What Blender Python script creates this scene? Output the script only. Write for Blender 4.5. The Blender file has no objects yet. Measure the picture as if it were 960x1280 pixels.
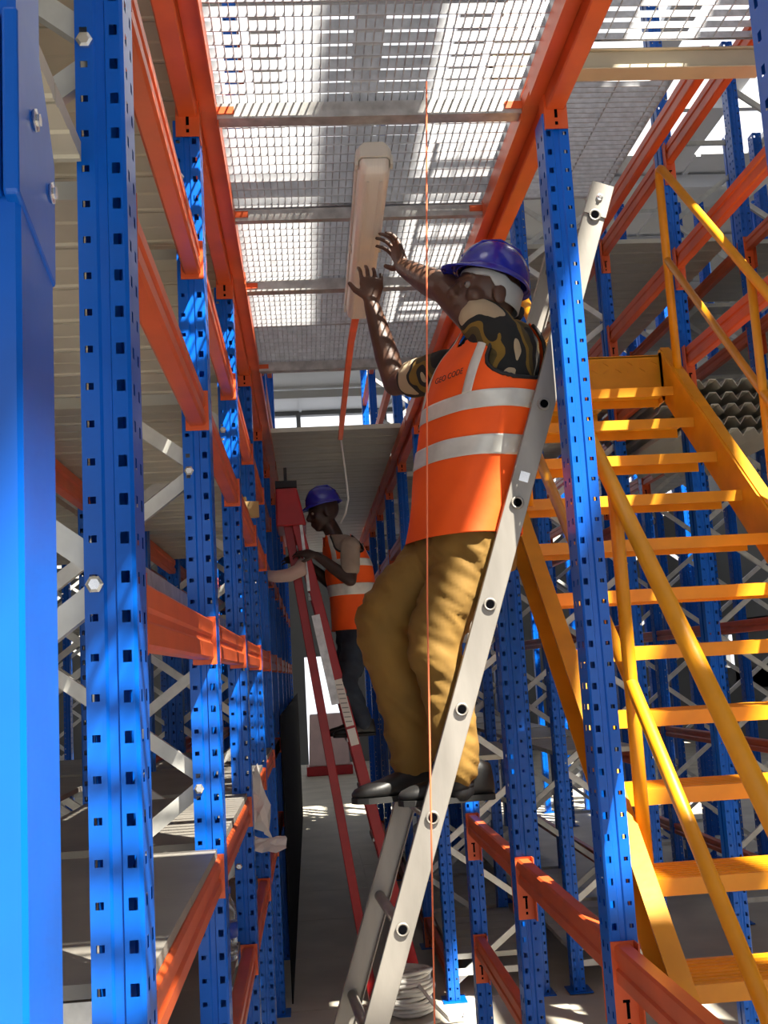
import bpy, bmesh, math, random
from mathutils import Vector, Matrix, Quaternion
random.seed(7)
R = math.radians
S = bpy.context.scene
COL = S.collection

# ------------------------------------------------------------------ camera
cam = bpy.data.cameras.new('camera'); camo = bpy.data.objects.new('camera', cam); COL.objects.link(camo)
cam.sensor_fit = 'VERTICAL'; cam.sensor_height = 24.0; cam.lens = 1380.0/1280.0*24.0
cam.clip_start = 0.02; cam.clip_end = 200
m3 = Matrix(((0.99622, 0.04655, -0.07333), (-0.0658, -0.14662, -0.987), (-0.0567, 0.9881, -0.143)))
camo.matrix_world = Matrix.Translation((0, 0, 1.93)) @ m3.to_4x4()
S.camera = camo
# ------------------------------------------------------------------ light
w = bpy.data.worlds.new('sky'); S.world = w; w.use_nodes = True
wb = w.node_tree.nodes['Background']; wb.inputs[0].default_value = (0.93, 0.95, 1.0, 1); wb.inputs[1].default_value = 1.1
sun = bpy.data.lights.new('sun', 'SUN'); sun.energy = 15.0; sun.angle = R(0.6); sun.color = (1.0, 0.93, 0.80)
suno = bpy.data.objects.new('sun', sun); COL.objects.link(suno)
suno.rotation_euler = Vector((-0.36, 0.46, -0.81)).to_track_quat('-Z', 'Y').to_euler()
S.view_settings.view_transform = 'Standard'; S.view_settings.look = 'None'
S.view_settings.gamma = 1.0; S.view_settings.use_curve_mapping = False
S.view_settings.exposure = 0.5

# ------------------------------------------------------------------ materials
MATS = {}
def mat(name, col, rough=0.5, metal=0.0, var=0.12, nscale=6.0, bump=0.0, bscale=60.0, coat=0.0, col2=None, spec=0.5, detail=4.0, stretch=None, trans=0.0, alpha=1.0):
    if name in MATS: return MATS[name]
    m = bpy.data.materials.new(name); m.use_nodes = True
    nt = m.node_tree; b = nt.nodes['Principled BSDF']
    tc = nt.nodes.new('ShaderNodeTexCoord'); src = tc.outputs['Object']
    if stretch:
        mp = nt.nodes.new('ShaderNodeMapping'); mp.inputs['Scale'].default_value = stretch
        nt.links.new(src, mp.inputs['Vector']); src = mp.outputs['Vector']
    n = nt.nodes.new('ShaderNodeTexNoise'); n.inputs['Scale'].default_value = nscale; n.inputs['Detail'].default_value = detail
    nt.links.new(src, n.inputs['Vector'])
    r = nt.nodes.new('ShaderNodeValToRGB'); r.color_ramp.elements[0].position = 0.32; r.color_ramp.elements[1].position = 0.68
    c2 = col2 if col2 else tuple(min(1, c*(1+var)) for c in col)
    c1 = tuple(c*(1-var) for c in col) if not col2 else col
    r.color_ramp.elements[0].color = (*c1, 1); r.color_ramp.elements[1].color = (*c2, 1)
    nt.links.new(n.outputs['Fac'], r.inputs['Fac']); nt.links.new(r.outputs['Color'], b.inputs['Base Color'])
    b.inputs['Roughness'].default_value = rough; b.inputs['Metallic'].default_value = metal
    b.inputs['Coat Weight'].default_value = coat; b.inputs['Coat Roughness'].default_value = 0.12
    b.inputs['Specular IOR Level'].default_value = spec
    b.inputs['Transmission Weight'].default_value = trans; b.inputs['Alpha'].default_value = alpha
    if bump:
        n2 = nt.nodes.new('ShaderNodeTexNoise'); n2.inputs['Scale'].default_value = bscale; n2.inputs['Detail'].default_value = 3
        nt.links.new(src, n2.inputs['Vector'])
        bp = nt.nodes.new('ShaderNodeBump'); bp.inputs['Strength'].default_value = bump; bp.inputs['Distance'].default_value = 0.01
        nt.links.new(n2.outputs['Fac'], bp.inputs['Height']); nt.links.new(bp.outputs['Normal'], b.inputs['Normal'])
    MATS[name] = m
    return m
BLUE = mat('blue_paint', (0.0, 0.105, 0.56), 0.33, coat=0.08, spec=0.35, var=0.18, nscale=3, bump=0.12, bscale=9)
ORANGE = mat('orange_paint', (0.62, 0.10, 0.022), 0.4, var=0.12, nscale=5, bump=0.05, bscale=25)
YELLOW = mat('yellow_paint', (0.74, 0.30, 0.006), 0.42, var=0.1, nscale=7, bump=0.06, bscale=30)
GALV = mat('galvanised', (0.50, 0.50, 0.49), 0.36, metal=0.65, var=0.22, nscale=22, bump=0.08, bscale=40)
GALVD = mat('galvanised_plank', (0.52, 0.50, 0.42), 0.5, metal=0.25, var=0.1, nscale=4, bump=0.05, bscale=18)
GRATE = mat('grating_zinc', (0.50, 0.51, 0.54), 0.35, metal=0.55, var=0.15, nscale=30)
BRACE = mat('brace_zinc', (0.62, 0.62, 0.58), 0.42, metal=0.35, var=0.14, nscale=14)
ALU = mat('ladder_aluminium', (0.31, 0.29, 0.26), 0.42, metal=0.45, var=0.2, nscale=9, bump=0.06, bscale=60, stretch=(1, 1, .25))
DARK = mat('black_void', (0.003, 0.003, 0.004), 1.0, spec=0.0)
BOARD = mat('grey_board', (0.24, 0.225, 0.20), 0.62, var=0.14, nscale=3.5, bump=0.05)
CONC = mat('floor_concrete', (0.54, 0.50, 0.42), 0.62, var=0.12, nscale=2.2, bump=0.06, bscale=30)
WALL = mat('wall_sheet', (0.16, 0.165, 0.17), 0.6, var=0.06, nscale=1.2)
ROOFM = mat('roof_sheet', (0.55, 0.56, 0.58), 0.5, var=0.06, nscale=1.0)
RED = mat('red_fibreglass', (0.36, 0.010, 0.014), 0.35, var=0.12, nscale=10)
WHITE = mat('white_plastic', (0.80, 0.79, 0.76), 0.4, var=0.04)
PAPER = mat('white_paper', (0.74, 0.72, 0.68), 0.75, var=0.06, bump=0.2, bscale=25)
CARD = mat('cardboard', (0.42, 0.28, 0.12), 0.8, var=0.08)
TAN = mat('tan_steel', (0.52, 0.46, 0.34), 0.45, var=0.08, nscale=5)
SKIN1 = mat('skin_brown', (0.085, 0.040, 0.024), 0.45, var=0.15, nscale=14, bump=0.05, bscale=90)
SKIN2 = mat('skin_dark', (0.040, 0.020, 0.015), 0.45, var=0.15, nscale=14)
VESTM = mat('hivis_orange', (1.0, 0.11, 0.004), 0.7, var=0.06, nscale=10, bump=0.25, bscale=14)
REFL = mat('reflective_tape', (0.66, 0.67, 0.62), 0.35, metal=0.15, var=0.1, nscale=18, bump=0.1, bscale=40)
TROUS = mat('mustard_cotton', (0.20, 0.110, 0.018), 0.85, var=0.16, nscale=9, bump=0.5, bscale=13, stretch=(1, 1, .55))
JEANS = mat('dark_denim', (0.022, 0.032, 0.050), 0.85, var=0.35, nscale=8, bump=0.35, bscale=16)
TEE = mat('taupe_cotton', (0.30, 0.245, 0.20), 0.88, var=0.12, nscale=12, bump=0.2, bscale=14)
HELM = mat('helmet_blue', (0.018, 0.022, 0.34), 0.22, coat=0.4, var=0.05)
SHOE = mat('black_leather', (0.014, 0.014, 0.014), 0.48, var=0.35, nscale=12, bump=0.25, bscale=22)
SOLE = mat('black_rubber', (0.012, 0.012, 0.012), 0.7)
BAND = mat('grey_harness', (0.42, 0.44, 0.43), 0.6, var=0.08)
TRIM = mat('black_trim', (0.01, 0.01, 0.012), 0.6)
HAIR = mat('black_hair', (0.008, 0.007, 0.006), 0.8, bump=0.5, bscale=150)
EYEW = mat('eye_white', (0.22, 0.19, 0.16), 0.25, var=0.03)
DIFF = mat('frosted_cover', (0.70, 0.66, 0.58), 0.28, var=0.04, nscale=20, stretch=(30, 1, 1))
STRG = mat('orange_string', (0.80, 0.20, 0.09), 0.6)
BOLT = mat('zinc_bolt', (0.75, 0.75, 0.74), 0.25, metal=0.9)
CAB = mat('white_cable', (0.72, 0.70, 0.66), 0.5)
CORDO = mat('orange_conduit', (0.85, 0.13, 0.02), 0.4)
PET = mat('clear_plastic', (0.85, 0.9, 0.95), 0.08, trans=0.9, var=0.02)
LBLUE = mat('label_blue', (0.02, 0.07, 0.45), 0.4)
PINK = mat('pinkish_plastic', (0.62, 0.45, 0.44), 0.6, var=0.08)
SHADE = mat('shade_sheet', (0.008, 0.008, 0.011), 0.9, var=0.3, spec=.1)  # near-black that paints in the shade along the left rack
PALE = mat('pale_cloth', (0.52, 0.38, 0.33), 0.85, var=0.12, bump=0.3, bscale=20)
# camouflage shirt: olive / black / cream / brown patches
def camo_mat():
    m = bpy.data.materials.new('camouflage_cotton'); m.use_nodes = True
    nt = m.node_tree; b = nt.nodes['Principled BSDF']
    tc = nt.nodes.new('ShaderNodeTexCoord'); n = nt.nodes.new('ShaderNodeTexNoise')
    n.inputs['Scale'].default_value = 7.0; n.inputs['Detail'].default_value = 1.2
    nt.links.new(tc.outputs['Object'], n.inputs['Vector'])
    r = nt.nodes.new('ShaderNodeValToRGB'); r.color_ramp.interpolation = 'CONSTANT'
    e = r.color_ramp.elements
    e[0].position = 0.0; e[0].color = (0.012, 0.012, 0.012, 1)
    e[1].position = 0.42; e[1].color = (0.075, 0.055, 0.018, 1)
    a = e.new(0.50); a.color = (0.20, 0.12, 0.018, 1)
    a = e.new(0.55); a.color = (0.012, 0.013, 0.013, 1)
    a = e.new(0.61); a.color = (0.42, 0.33, 0.21, 1)
    nt.links.new(n.outputs['Fac'], r.inputs['Fac']); nt.links.new(r.outputs['Color'], b.inputs['Base Color'])
    b.inputs['Roughness'].default_value = 0.9
    return m
CAMO = camo_mat()

# ------------------------------------------------------------------ mesh helpers
class MB:
    def __init__(s): s.v = []; s.f = []; s.mi = []
    def add(s, vs, fs, mi=0):
        o = len(s.v); s.v += [tuple(v) for v in vs]; s.f += [tuple(i+o for i in f) for f in fs]; s.mi += [mi]*len(fs)
    def box(s, a, b, mi=0):
        x0, y0, z0 = a; x1, y1, z1 = b
        s.add([(x0,y0,z0),(x1,y0,z0),(x1,y1,z0),(x0,y1,z0),(x0,y0,z1),(x1,y0,z1),(x1,y1,z1),(x0,y1,z1)],
              [(0,3,2,1),(4,5,6,7),(0,1,5,4),(1,2,6,5),(2,3,7,6),(3,0,4,7)], mi)
    def obox(s, p, q, wd, ht, up=(0,0,1), mi=0, ch=0.0):
        """bar from p to q; wd across, ht along 'up'; ch chamfers the long edges"""
        p = Vector(p); q = Vector(q); d = (q-p).normalized(); sd = d.cross(Vector(up)).normalized(); u = sd.cross(d)
        h, k = wd/2, ht/2
        if ch:
            pr = [(-h+ch,-k),(h-ch,-k),(h,-k+ch),(h,k-ch),(h-ch,k),(-h+ch,k),(-h,k-ch),(-h,-k+ch)]
        else: pr = [(-h,-k),(h,-k),(h,k),(-h,k)]
        s.extr([p+sd*a+u*b for a, b in pr], q-p, mi)
    def extr(s, ring, vec, mi=0, caps=True):
        n = len(ring); vec = Vector(vec)
        vs = [Vector(r) for r in ring] + [Vector(r)+vec for r in ring]
        fs = [(i, (i+1) % n, n+(i+1) % n, n+i) for i in range(n)]
        if caps: fs += [tuple(range(n))[::-1], tuple(range(n, 2*n))]
        s.add(vs, fs, mi)
    def tube(s, pts, r, n=8, mi=0, cap=True):
        pts = [Vector(p) for p in pts]; rs = r if isinstance(r, (list, tuple)) else [r]*len(pts)
        prev = None; rings = []
        for i, p in enumerate(pts):
            t = ((pts[min(i+1, len(pts)-1)]-p).normalized()+(p-pts[max(i-1, 0)]).normalized())
            t = t.normalized() if t.length > 1e-9 else Vector((0,0,1))
            if prev is None:
                a = Vector((0,0,1)) if abs(t.z) < .9 else Vector((1,0,0)); prev = t.cross(a).normalized()
            prev = (prev - t*prev.dot(t)).normalized(); b = t.cross(prev)
            rings.append([p+(prev*math.cos(2*math.pi*k/n)+b*math.sin(2*math.pi*k/n))*rs[i] for k in range(n)])
        s.rings(rings, mi, cap)
    def rings(s, rings, mi=0, cap=True, closed=True):
        n = len(rings[0]); vs = [v for r in rings for v in r]; fs = []
        for i in range(len(rings)-1):
            for k in range(n if closed else n-1):
                fs.append((i*n+k, i*n+(k+1) % n, (i+1)*n+(k+1) % n, (i+1)*n+k))
        if cap: fs += [tuple(range(n))[::-1], tuple(range((len(rings)-1)*n, len(rings)*n))]
        s.add(vs, fs, mi)
    def lathe(s, prof, c=(0,0,0), n=20, mi=0, axis=None, cap=True):
        q = Vector((0,0,1)).rotation_difference(Vector(axis)) if axis is not None else Quaternion()
        c = Vector(c)
        rg = [[c+q @ Vector((r*math.cos(2*math.pi*k/n), r*math.sin(2*math.pi*k/n), z)) for k in range(n)] for r, z in prof]
        s.rings(rg, mi, cap)
    def mesh(s, name, mats, smooth=False):
        me = bpy.data.meshes.new(name); me.from_pydata(s.v, [], s.f)
        for m in (mats if isinstance(mats, (list, tuple)) else [mats]): me.materials.append(m)
        for p, i in zip(me.polygons, s.mi):
            p.material_index = i; p.use_smooth = smooth
        me.update(); return me
    def build(s, name, mats, parent=None, smooth=False, off=None):
        if off is not None:
            o_ = Vector(off); s.v = [tuple(Vector(v)-o_) for v in s.v]
        return link(name, s.mesh(name, mats, smooth), parent)
def link(name, me, parent=None, loc=None):
    o = bpy.data.objects.new(name, me); COL.objects.link(o)
    if parent: o.parent = parent
    if loc is not None: o.location = loc
    return o
def tag(o, label=None, cat=None, group=None, kind=None):
    if label: o['label'] = label
    if cat: o['category'] = cat
    if group: o['group'] = group
    if kind: o['kind'] = kind
    return o
def thing(name, label, cat, loc=(0,0,0), group=None):
    o = bpy.data.objects.new(name, None); COL.objects.link(o); o.location = loc; o.empty_display_size = .05
    return tag(o, label, cat, group)
def bevel(o, wd=0.003, seg=1):
    b = o.modifiers.new('bevel', 'BEVEL'); b.width = wd; b.segments = seg; b.limit_method = 'ANGLE'; return o
ORD = ['first','second','third','fourth','fifth','sixth','seventh','eighth','ninth','tenth','eleventh','twelfth']
BAY = 1.3
def YN(n): return 1.53 + BAY*n

# ------------------------------------------------------------------ setting
XL, XR, YF, YB, ZR = -9.0, 9.0, -5.0, 25.0, 8.0
m = MB(); m.box((XL, YF, -0.1), (XR, YB, 0)); floor = tag(m.build('floor', CONC), 'beige concrete warehouse floor', kind='structure')
# shallow raised slab joints are real grooves: strips of slab
sl = MB(); sl.box((0, 0, 0), (0.93, 1.19, 0.006)); slab_me = sl.mesh('floor_slab', CONC)
for i in range(2):
    for j in range(9):
        o = link('floor_slab', slab_me, floor, (-0.5+i*0.94, 2.0+j*1.2, 0.0))
m = MB()
DX0, DX1, DZ = -0.12, .72, 2.35
m.box((XL, YB, 0), (DX0, YB+.2, 5.4)); m.box((DX1, YB, 0), (XR, YB+.2, 5.4)); m.box((DX0, YB, DZ), (DX1, YB+.2, 5.4)); m.box((XL, YB, 7.9), (XR, YB+.2, ZR))
for k in range(19): m.box((XL+k-.05, YB, 5.4), (XL+k+.05, YB+.2, 7.9))
tag(m.build('wall_back', WALL), 'grey far warehouse wall with a bright doorway', kind='structure')
m = MB(); m.box((XL-.2, YF, 0), (XL, YB, 1.6)); m.box((XL-.2, YF, 2.3), (XL, YB, ZR))
for k in range(11): m.box((XL-.2, YF+k*3.0-1.15, 1.2), (XL, YF+k*3.0+1.15, 2.6))
tag(m.build('wall_left', WALL), 'grey warehouse side wall with a row of windows', kind='structure')
m = MB(); m.box((XR, YF, 0), (XR+.2, YB, 1.6)); m.box((XR, YF, 2.3), (XR+.2, YB, ZR))
for k in range(11): m.box((XR, YF+k*3.0-1.15, 1.2), (XR+.2, YF+k*3.0+1.15, 2.6))
tag(m.build('wall_right', WALL), 'grey warehouse side wall with a row of windows', kind='structure')
m = MB(); m.box((XL, YF-.2, 0), (-3.5, YF, ZR)); m.box((4.5, YF-.2, 0), (XR, YF, ZR)); m.box((-3.5, YF-.2, 4.2), (4.5, YF, ZR))  # unseen wide opening, added to let soft fill light in from behind
tag(m.build('wall_front', WALL), 'grey warehouse wall with a wide opening added for fill light', kind='structure')
# roof: sheets with rooflight gaps laid out to place the sun patches below
m = MB(); x = XL
while x < XR - .1:
    for (a, b) in ((YF, -4.5), (2.4, 9.0), (12.5, YB)):
        m.box((x, a, ZR), (x+1.0, b, ZR+.06))
        m.box((x+.02, a, ZR-.03), (x+.08, b, ZR))
    m.box((x+.70, 9.0, ZR), (x+1.0, 12.5, ZR+.06))
    x += 1.0
x = XL
while x < XR - .1:
    m.box((x+.30, -4.5, ZR), (x+.6, 2.4, ZR+.06)); x += .6  # unseen strips, spaced so the sun falls in bands
m.box((XL, -1.85, ZR+.06), (XR, -1.0, ZR+.1))  # solid band added to keep the sun off part of the left shelf
for y in range(int(YF), int(YB), 2): m.box((XL, y, ZR-.2), (XR, y+.08, ZR-.03))
tag(m.build('ceiling', ROOFM), 'high grey sheet roof with purlins and rooflight gaps shaped to place the sun', kind='structure')

# ------------------------------------------------------------------ uprights and frames
PIT = 0.054
def upright_mesh(H, s):
    """perforated channel; local x from 0 (aisle face) inward along -s*x ; y 0..0.1 ; s=+1: aisle face looks +X"""
    W, Dp = 0.070, 0.10
    prof = [(W, .043, 0), (W, 0, 0), (W-.007, 0, 0), (W-.018, 0, 1), (W-.026, 0, 0), (W-.030, .004, 0), (W-.042, .004, 0), (.026, 0, 0), (.020, 0, 0), (.008, 0, 2), (.005, 0, 0), (0, .005, 0),
            (0, .022, 0), (0, .034, 2), (0, .066, 0), (0, .078, 2), (0, .095, 0), (.005, Dp, 0), (.008, Dp, 0), (.020, Dp, 2), (.026, Dp, 0), (W-.042, Dp-.004, 0), (W-.030, Dp-.004, 0), (W-.026, Dp, 0), (W, Dp, 0), (W, Dp-.043, 0)]
    m = MB(); n = int(H/PIT)
    for i in range(len(prof)-1):
        (a, b, _), (c, d, h) = prof[i], prof[i+1]
        a, c = -s*a, -s*c
        def q(z0, z1): m.add([(a,b,z0),(c,d,z0),(c,d,z1),(a,b,z1)], [(0,1,2,3)])
        if h == 0: q(0, H)
        else:
            hh = .0165 if h == 2 else .010
            z = 0
            for k in range(n):
                zc = (k+.5)*PIT
                q(z, zc-hh/2); z = zc+hh/2
            q(z, H)
    return m.mesh('upright', BLUE)
def foot_mesh(s):
    m = MB(); a, b = sorted((.03*s, -.11*s)); m.box((a, -.03, 0.0065), (b, .13, .0125))
    return m.mesh('foot_plate', BLUE)
def chan_brace(L, wd=.036, dp=.022):
    """galvanised U channel along local +z from 0 to L, web facing -y"""
    m = MB(); t = .003
    m.box((-wd/2, 0, 0), (wd/2, t, L)); m.box((-wd/2, t, 0), (-wd/2+t, dp, L)); m.box((wd/2-t, t, 0), (wd/2, dp, L))
    return m.mesh('brace', BRACE)
UM = {}; FM = {1: foot_mesh(1), -1: foot_mesh(-1)}; BM = {}
bm_ = MB(); bm_.lathe([(0, 0), (.011, 0), (.0125, .002), (.0125, .008), (.008, .010), (0, .010)], n=6, axis=(0, -1, 0)); BOLTM = bm_.mesh('bolt', BOLT)
def up(H, s):
    if (H, s) not in UM: UM[(H, s)] = upright_mesh(H, s)
    return UM[(H, s)]
def frame(x0, x1, n, H, label, group=None, lo=True, hi=True, zoff=0.10, step=.40, flip=0, z0=0.0, bolts=False):
    """x0 < x1 outer faces; lo/hi say which of the two uprights stand"""
    Y = YN(n)
    f = thing('rack_upright_frame', label, 'rack frame', ((x0+x1)/2 if lo and hi else (x0 if lo else x1), Y, z0), group)
    ox = f.location.x
    for x, s, ok in ((x0, -1, lo), (x1, 1, hi)):
        if not ok: continue
        link('upright', up(H, s), f, (x-ox, 0, 0))
        if z0 == 0: link('foot_plate', FM[s], f, (x-ox, 0, 0))
    if lo and hi:
        xa, xb = x0+.055-ox, x1-.055-ox
        z = zoff; k = flip; dx = xb-xa
        def br(p, q, yy):
            p = Vector(p); q = Vector(q); L = round((q-p).length, 3)
            if L not in BM: BM[L] = chan_brace(L)
            o = link('brace', BM[L], f, (p.x, yy, p.z))
            o.rotation_euler = (0, math.atan2(q.x-p.x, q.z-p.z), 0)
        br((xa, 0, .16), (xb, 0, .16), .03)
        while z+step < H-.05:
            a, b = (xa, xb) if k % 2 == 0 else (xb, xa)
            br((a, 0, z), (b, 0, z+step-.03), .03 if k % 2 else .055)
            if bolts: link('bolt', BOLTM, f, (b, 0, z+step-.03))
            z += step; k += 1
        br((xa, 0, H-.06), (xb, 0, H-.06), .03)
    return f
L1 = (-.835, -.232); L2 = (-1.58, -.975); L3 = (-3.13, -2.52)
R1 = (.712, 1.315); R2 = (1.455, 2.058); R3 = (2.96, 3.56); R4 = (3.70, 4.30)
HD = 3.435
for n in range(0, 11):
    nm = ORD[n]
    frame(*L1, n, HD, 'blue perforated rack frame, %s one along the left side of the aisle' % nm, 'frames on the left of the aisle', flip=n % 2, bolts=n < 3)
    far = n >= 5
    if n >= 1: frame(*L2, n, HD, 'blue rack frame back to back behind the left aisle rack, %s from the camera' % ORD[n-1], 'second row of frames on the left', flip=(n+1) % 2)
    if n >= 3: frame(*L3, n, HD, 'dark blue rack frame in the far row beyond the left racks, %s from the camera' % ORD[n-3], 'far row of frames on the left', flip=n % 2)
    if n <= 3: frame(*R1, n if n else -.09, HD, 'single blue perforated upright beside the yellow staircase, %s from the camera on the right' % nm, 'uprights beside the staircase', hi=False)
    else: frame(*R1, n, HD, 'blue perforated rack frame, %s one along the right side of the aisle' % nm, 'frames on the right of the aisle', flip=n % 2)
    if 1 <= n <= 3: frame(*R2, n if n != 2 else 1.82, 6.0, 'tall blue upright on the far side of the staircase, %s from the camera' % nm, 'tall uprights beyond the staircase', lo=False)
    elif n > 3: frame(*R2, n, 6.0, 'tall blue rack frame in the row past the staircase, %s behind the stair head' % ORD[n-4], 'tall frames past the staircase', flip=(n+1) % 2)
    if n >= 2: frame(*R3, n, 6.0, 'tall blue rack frame across the second aisle on the right, %s from the camera' % ORD[n-2], 'frames across the second aisle', flip=n % 2)
    if n >= 5: frame(*R4, n, 6.0, 'tall blue rack frame in the rearmost row on the right, %s from the camera' % ORD[n-5], 'rearmost frames on the right', flip=n % 2)

# big spliced post in the left foreground
t = thing('spliced_post', 'large glossy blue post with a bolted splice sleeve in the left foreground', 'post', (-.29, .885, 0))
def cpost(z0, z1, x0, x1, y0, y1, c=.012):
    m = MB(); m.extr([(x0+c,y0,z0),(x1-c,y0,z0),(x1,y0+c,z0),(x1,y1-c,z0),(x1-c,y1,z0),(x0+c,y1,z0),(x0,y1-c,z0),(x0,y0+c,z0)], (0,0,z1-z0)); return m
b_ = t.location
cpost(0, 2.375, -.36, -.2215, .885, 1.005, .004).build('lower_post', BLUE, t, off=b_)
cpost(2.375, 5.0, -.355, -.226, .89, .985, .006).build('upper_post', BLUE, t, off=b_)
m = MB()   # sleeve: front plate and side plate with a slanting lower edge
m.box((-.365, .872, 2.335), (-.2345, .885, 2.50))
xs = -.219
m.extr([(xs,.872,2.335),(xs,1.005,2.30),(xs,1.008,2.42),(xs,.985,2.455),(xs,.95,2.50),(xs,.872,2.50)], (-.0135,0,0))
sl_ = m.build('splice_sleeve', BLUE, t, off=b_); bevel(sl_, .003, 2)
for (y, z) in ((.925, 2.425), (.985, 2.385)):
    m = MB(); m.lathe([(0,0),(.009,0),(.011,.002),(.011,.003),(.006,.004),(.006,.006),(0,.006)], (-.219, y, z), 6, axis=(1,0,0)); m.build('bolt', BOLT, t, off=b_)

# ------------------------------------------------------------------ beams
BMS = {}
def beam(label, x, n0, n1, z, side, ht=.10, wd=.045, group=None, matl=None, conn=True, near=True, far=True, short=False):
    """box beam from upright n0 to upright n1; x = aisle face of the uprights, side=+1 if uprights lie at -x side of x"""
    Y0, Y1 = YN(n0)+.102, YN(n1)-.002
    matl = matl or ORANGE
    xc = x - side*.03
    t = thing('rack_beam', label, 'rack beam', (xc, Y0, z), group); t['kind'] = 'thing'
    k = ('b', round(Y1-Y0, 3), ht, wd, matl.name)
    if k not in BMS:
        m = MB(); h, c = wd/2, .006; L = Y1-Y0
        pr = [(-h+c,-ht/2),(h-c,-ht/2),(h,-ht/2+c),(h,-.012),(h-.006,-.006),(h-.006,.006),(h,.012),(h,ht/2-c),(h-c,ht/2),(-h+c,ht/2),(-h,ht/2-c),(-h,.012),(-h+.006,.006),(-h+.006,-.006),(-h,-.012),(-h,-ht/2+c)]
        m.extr([Vector((a, 0, b)) for a, b in pr], (0, L, 0)); BMS[k] = m.mesh('beam_bar', matl)
    link('beam_bar', BMS[k], t)
    if conn:
        if 'c' not in BMS:
            m = MB(); m.box((-.031, 0, -.165), (.031, .004, .055)); m.box((.027, -.04, -.165), (.031, 0, .055)); BMS['c'] = m.mesh('connector', ORANGE)
            m = MB()
            for (a, b, c_, d) in ((-.004,-.148,.004,-.138), (-.004,-.128,.004,-.090), (-.012,-.090,.006,-.083)): m.box((a,-.0008,b), (c_,.001,d))
            BMS['s'] = m.mesh('slot', DARK)
        if short:
            k = ('cs', ht)
            if k not in BMS:
                m = MB(); m.box((-.030, 0, -ht/2-.012), (.030, .004, ht/2+.008)); BMS[k] = m.mesh('connector', ORANGE)
            link('connector', BMS[k], t, (0, Y1-Y0-.004, 0)); link('connector', BMS[k], t)
            return t
        if far:
            c = link('connector', BMS['c'], t, (0, Y1-Y0-.004, 0))
            if side > 0: c.scale.x = -1
            link('slot', BMS['s'], c)
        if near:
            c = link('connector', BMS['c'], t, (0, .004, 0)); c.rotation_euler.z = math.pi
            if side < 0: c.scale.x = -1
    return t
lv = {3.04: 'upper', 2.63: 'middle', 2.035: 'eye-level', 1.46: 'lower', .95: 'lowest'}
for z, nm in lv.items():
    for n in range(0, 10):
        if n >= 5 and z in (3.04, .95): continue
        beam('orange %s shelf beam on the left rack, %s bay from the camera' % (nm, ORD[n]), L1[1], n, n+1, z, 1, .085 if z != 2.035 else .10, group='left rack %s shelf beams' % nm, short=True)
        if n < 8 and z in (2.63, 1.46): beam('orange %s shelf beam at the back of the left rack, %s bay from the camera' % (nm, ORD[n]), L1[0], n, n+1, z, -1, .085, group='back shelf beams of the left rack', conn=False)
for z, nm in ((1.46, 'lower'), (2.63, 'middle'), (3.04, 'upper')):
    for n in range(3, 9):
        beam('orange %s shelf beam in the second rack row on the left, %s bay' % (nm, ORD[n]), L2[1], n, n+1, z, 1, .085, group='beams of the second left row', conn=False)
for z in (1.18, .62, .16):
    for n in range(0, 9):
        if (z == .62 and n != 2) or (z == 1.18 and n > 2): continue
        if z == .16 and n < 4: continue
        lab = {1.18: 'orange guard beam below the staircase on the right, %s bay from the camera', .62: 'low orange beam near the floor on the right rack, %s bay from the camera', .16: 'orange base beam at the floor on the right rack, %s bay from the camera'}[z] % ORD[n]
        beam(lab, R1[0], n if n else -.09, n+1, z, -1, .095, group='right rack low beams')
for z in (2.9,):
    for n in range(5, 9): beam('orange shelf beam on the right rack beyond the staircase, %s bay from the camera' % ORD[n], R1[0], n, n+1, z, -1, .085, group='right rack shelf beams')
for z, nm in ((3.45, 'lower'), (3.98, 'middle'), (4.56, 'upper')):
    for n in range(1, 9):
        beam('orange %s rail beam on the tall uprights past the staircase, %s bay' % (nm, ORD[n]), R2[1], n if n != 2 else 1.82, n+1 if n != 1 else 1.82, z, 1, .10, group='beams on the tall uprights')
        if n >= 2: beam('orange %s shelf beam across the second aisle, %s bay' % (nm, ORD[n]), R3[0], n, n+1, z, -1, .085, group='beams across the second aisle')
for z, nm in ((.5, 'knee-high'), (1.3, 'waist-high'), (2.1, 'head-high'), (2.75, 'overhead')):
    for n in range(4, 9):
        beam('orange %s shelf beam of the tall rack behind the staircase, %s bay' % (nm, ORD[n]), R2[1], n, n+1, z, 1, .085, group='low beams behind the staircase', conn=n < 6)
        if z != 2.75: beam('orange %s beam across the second aisle behind the stairs, %s bay' % (nm, ORD[n-1]), R3[0], n-1, n, z, -1, .085, group='low beams across the second aisle', conn=n < 6)

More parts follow.
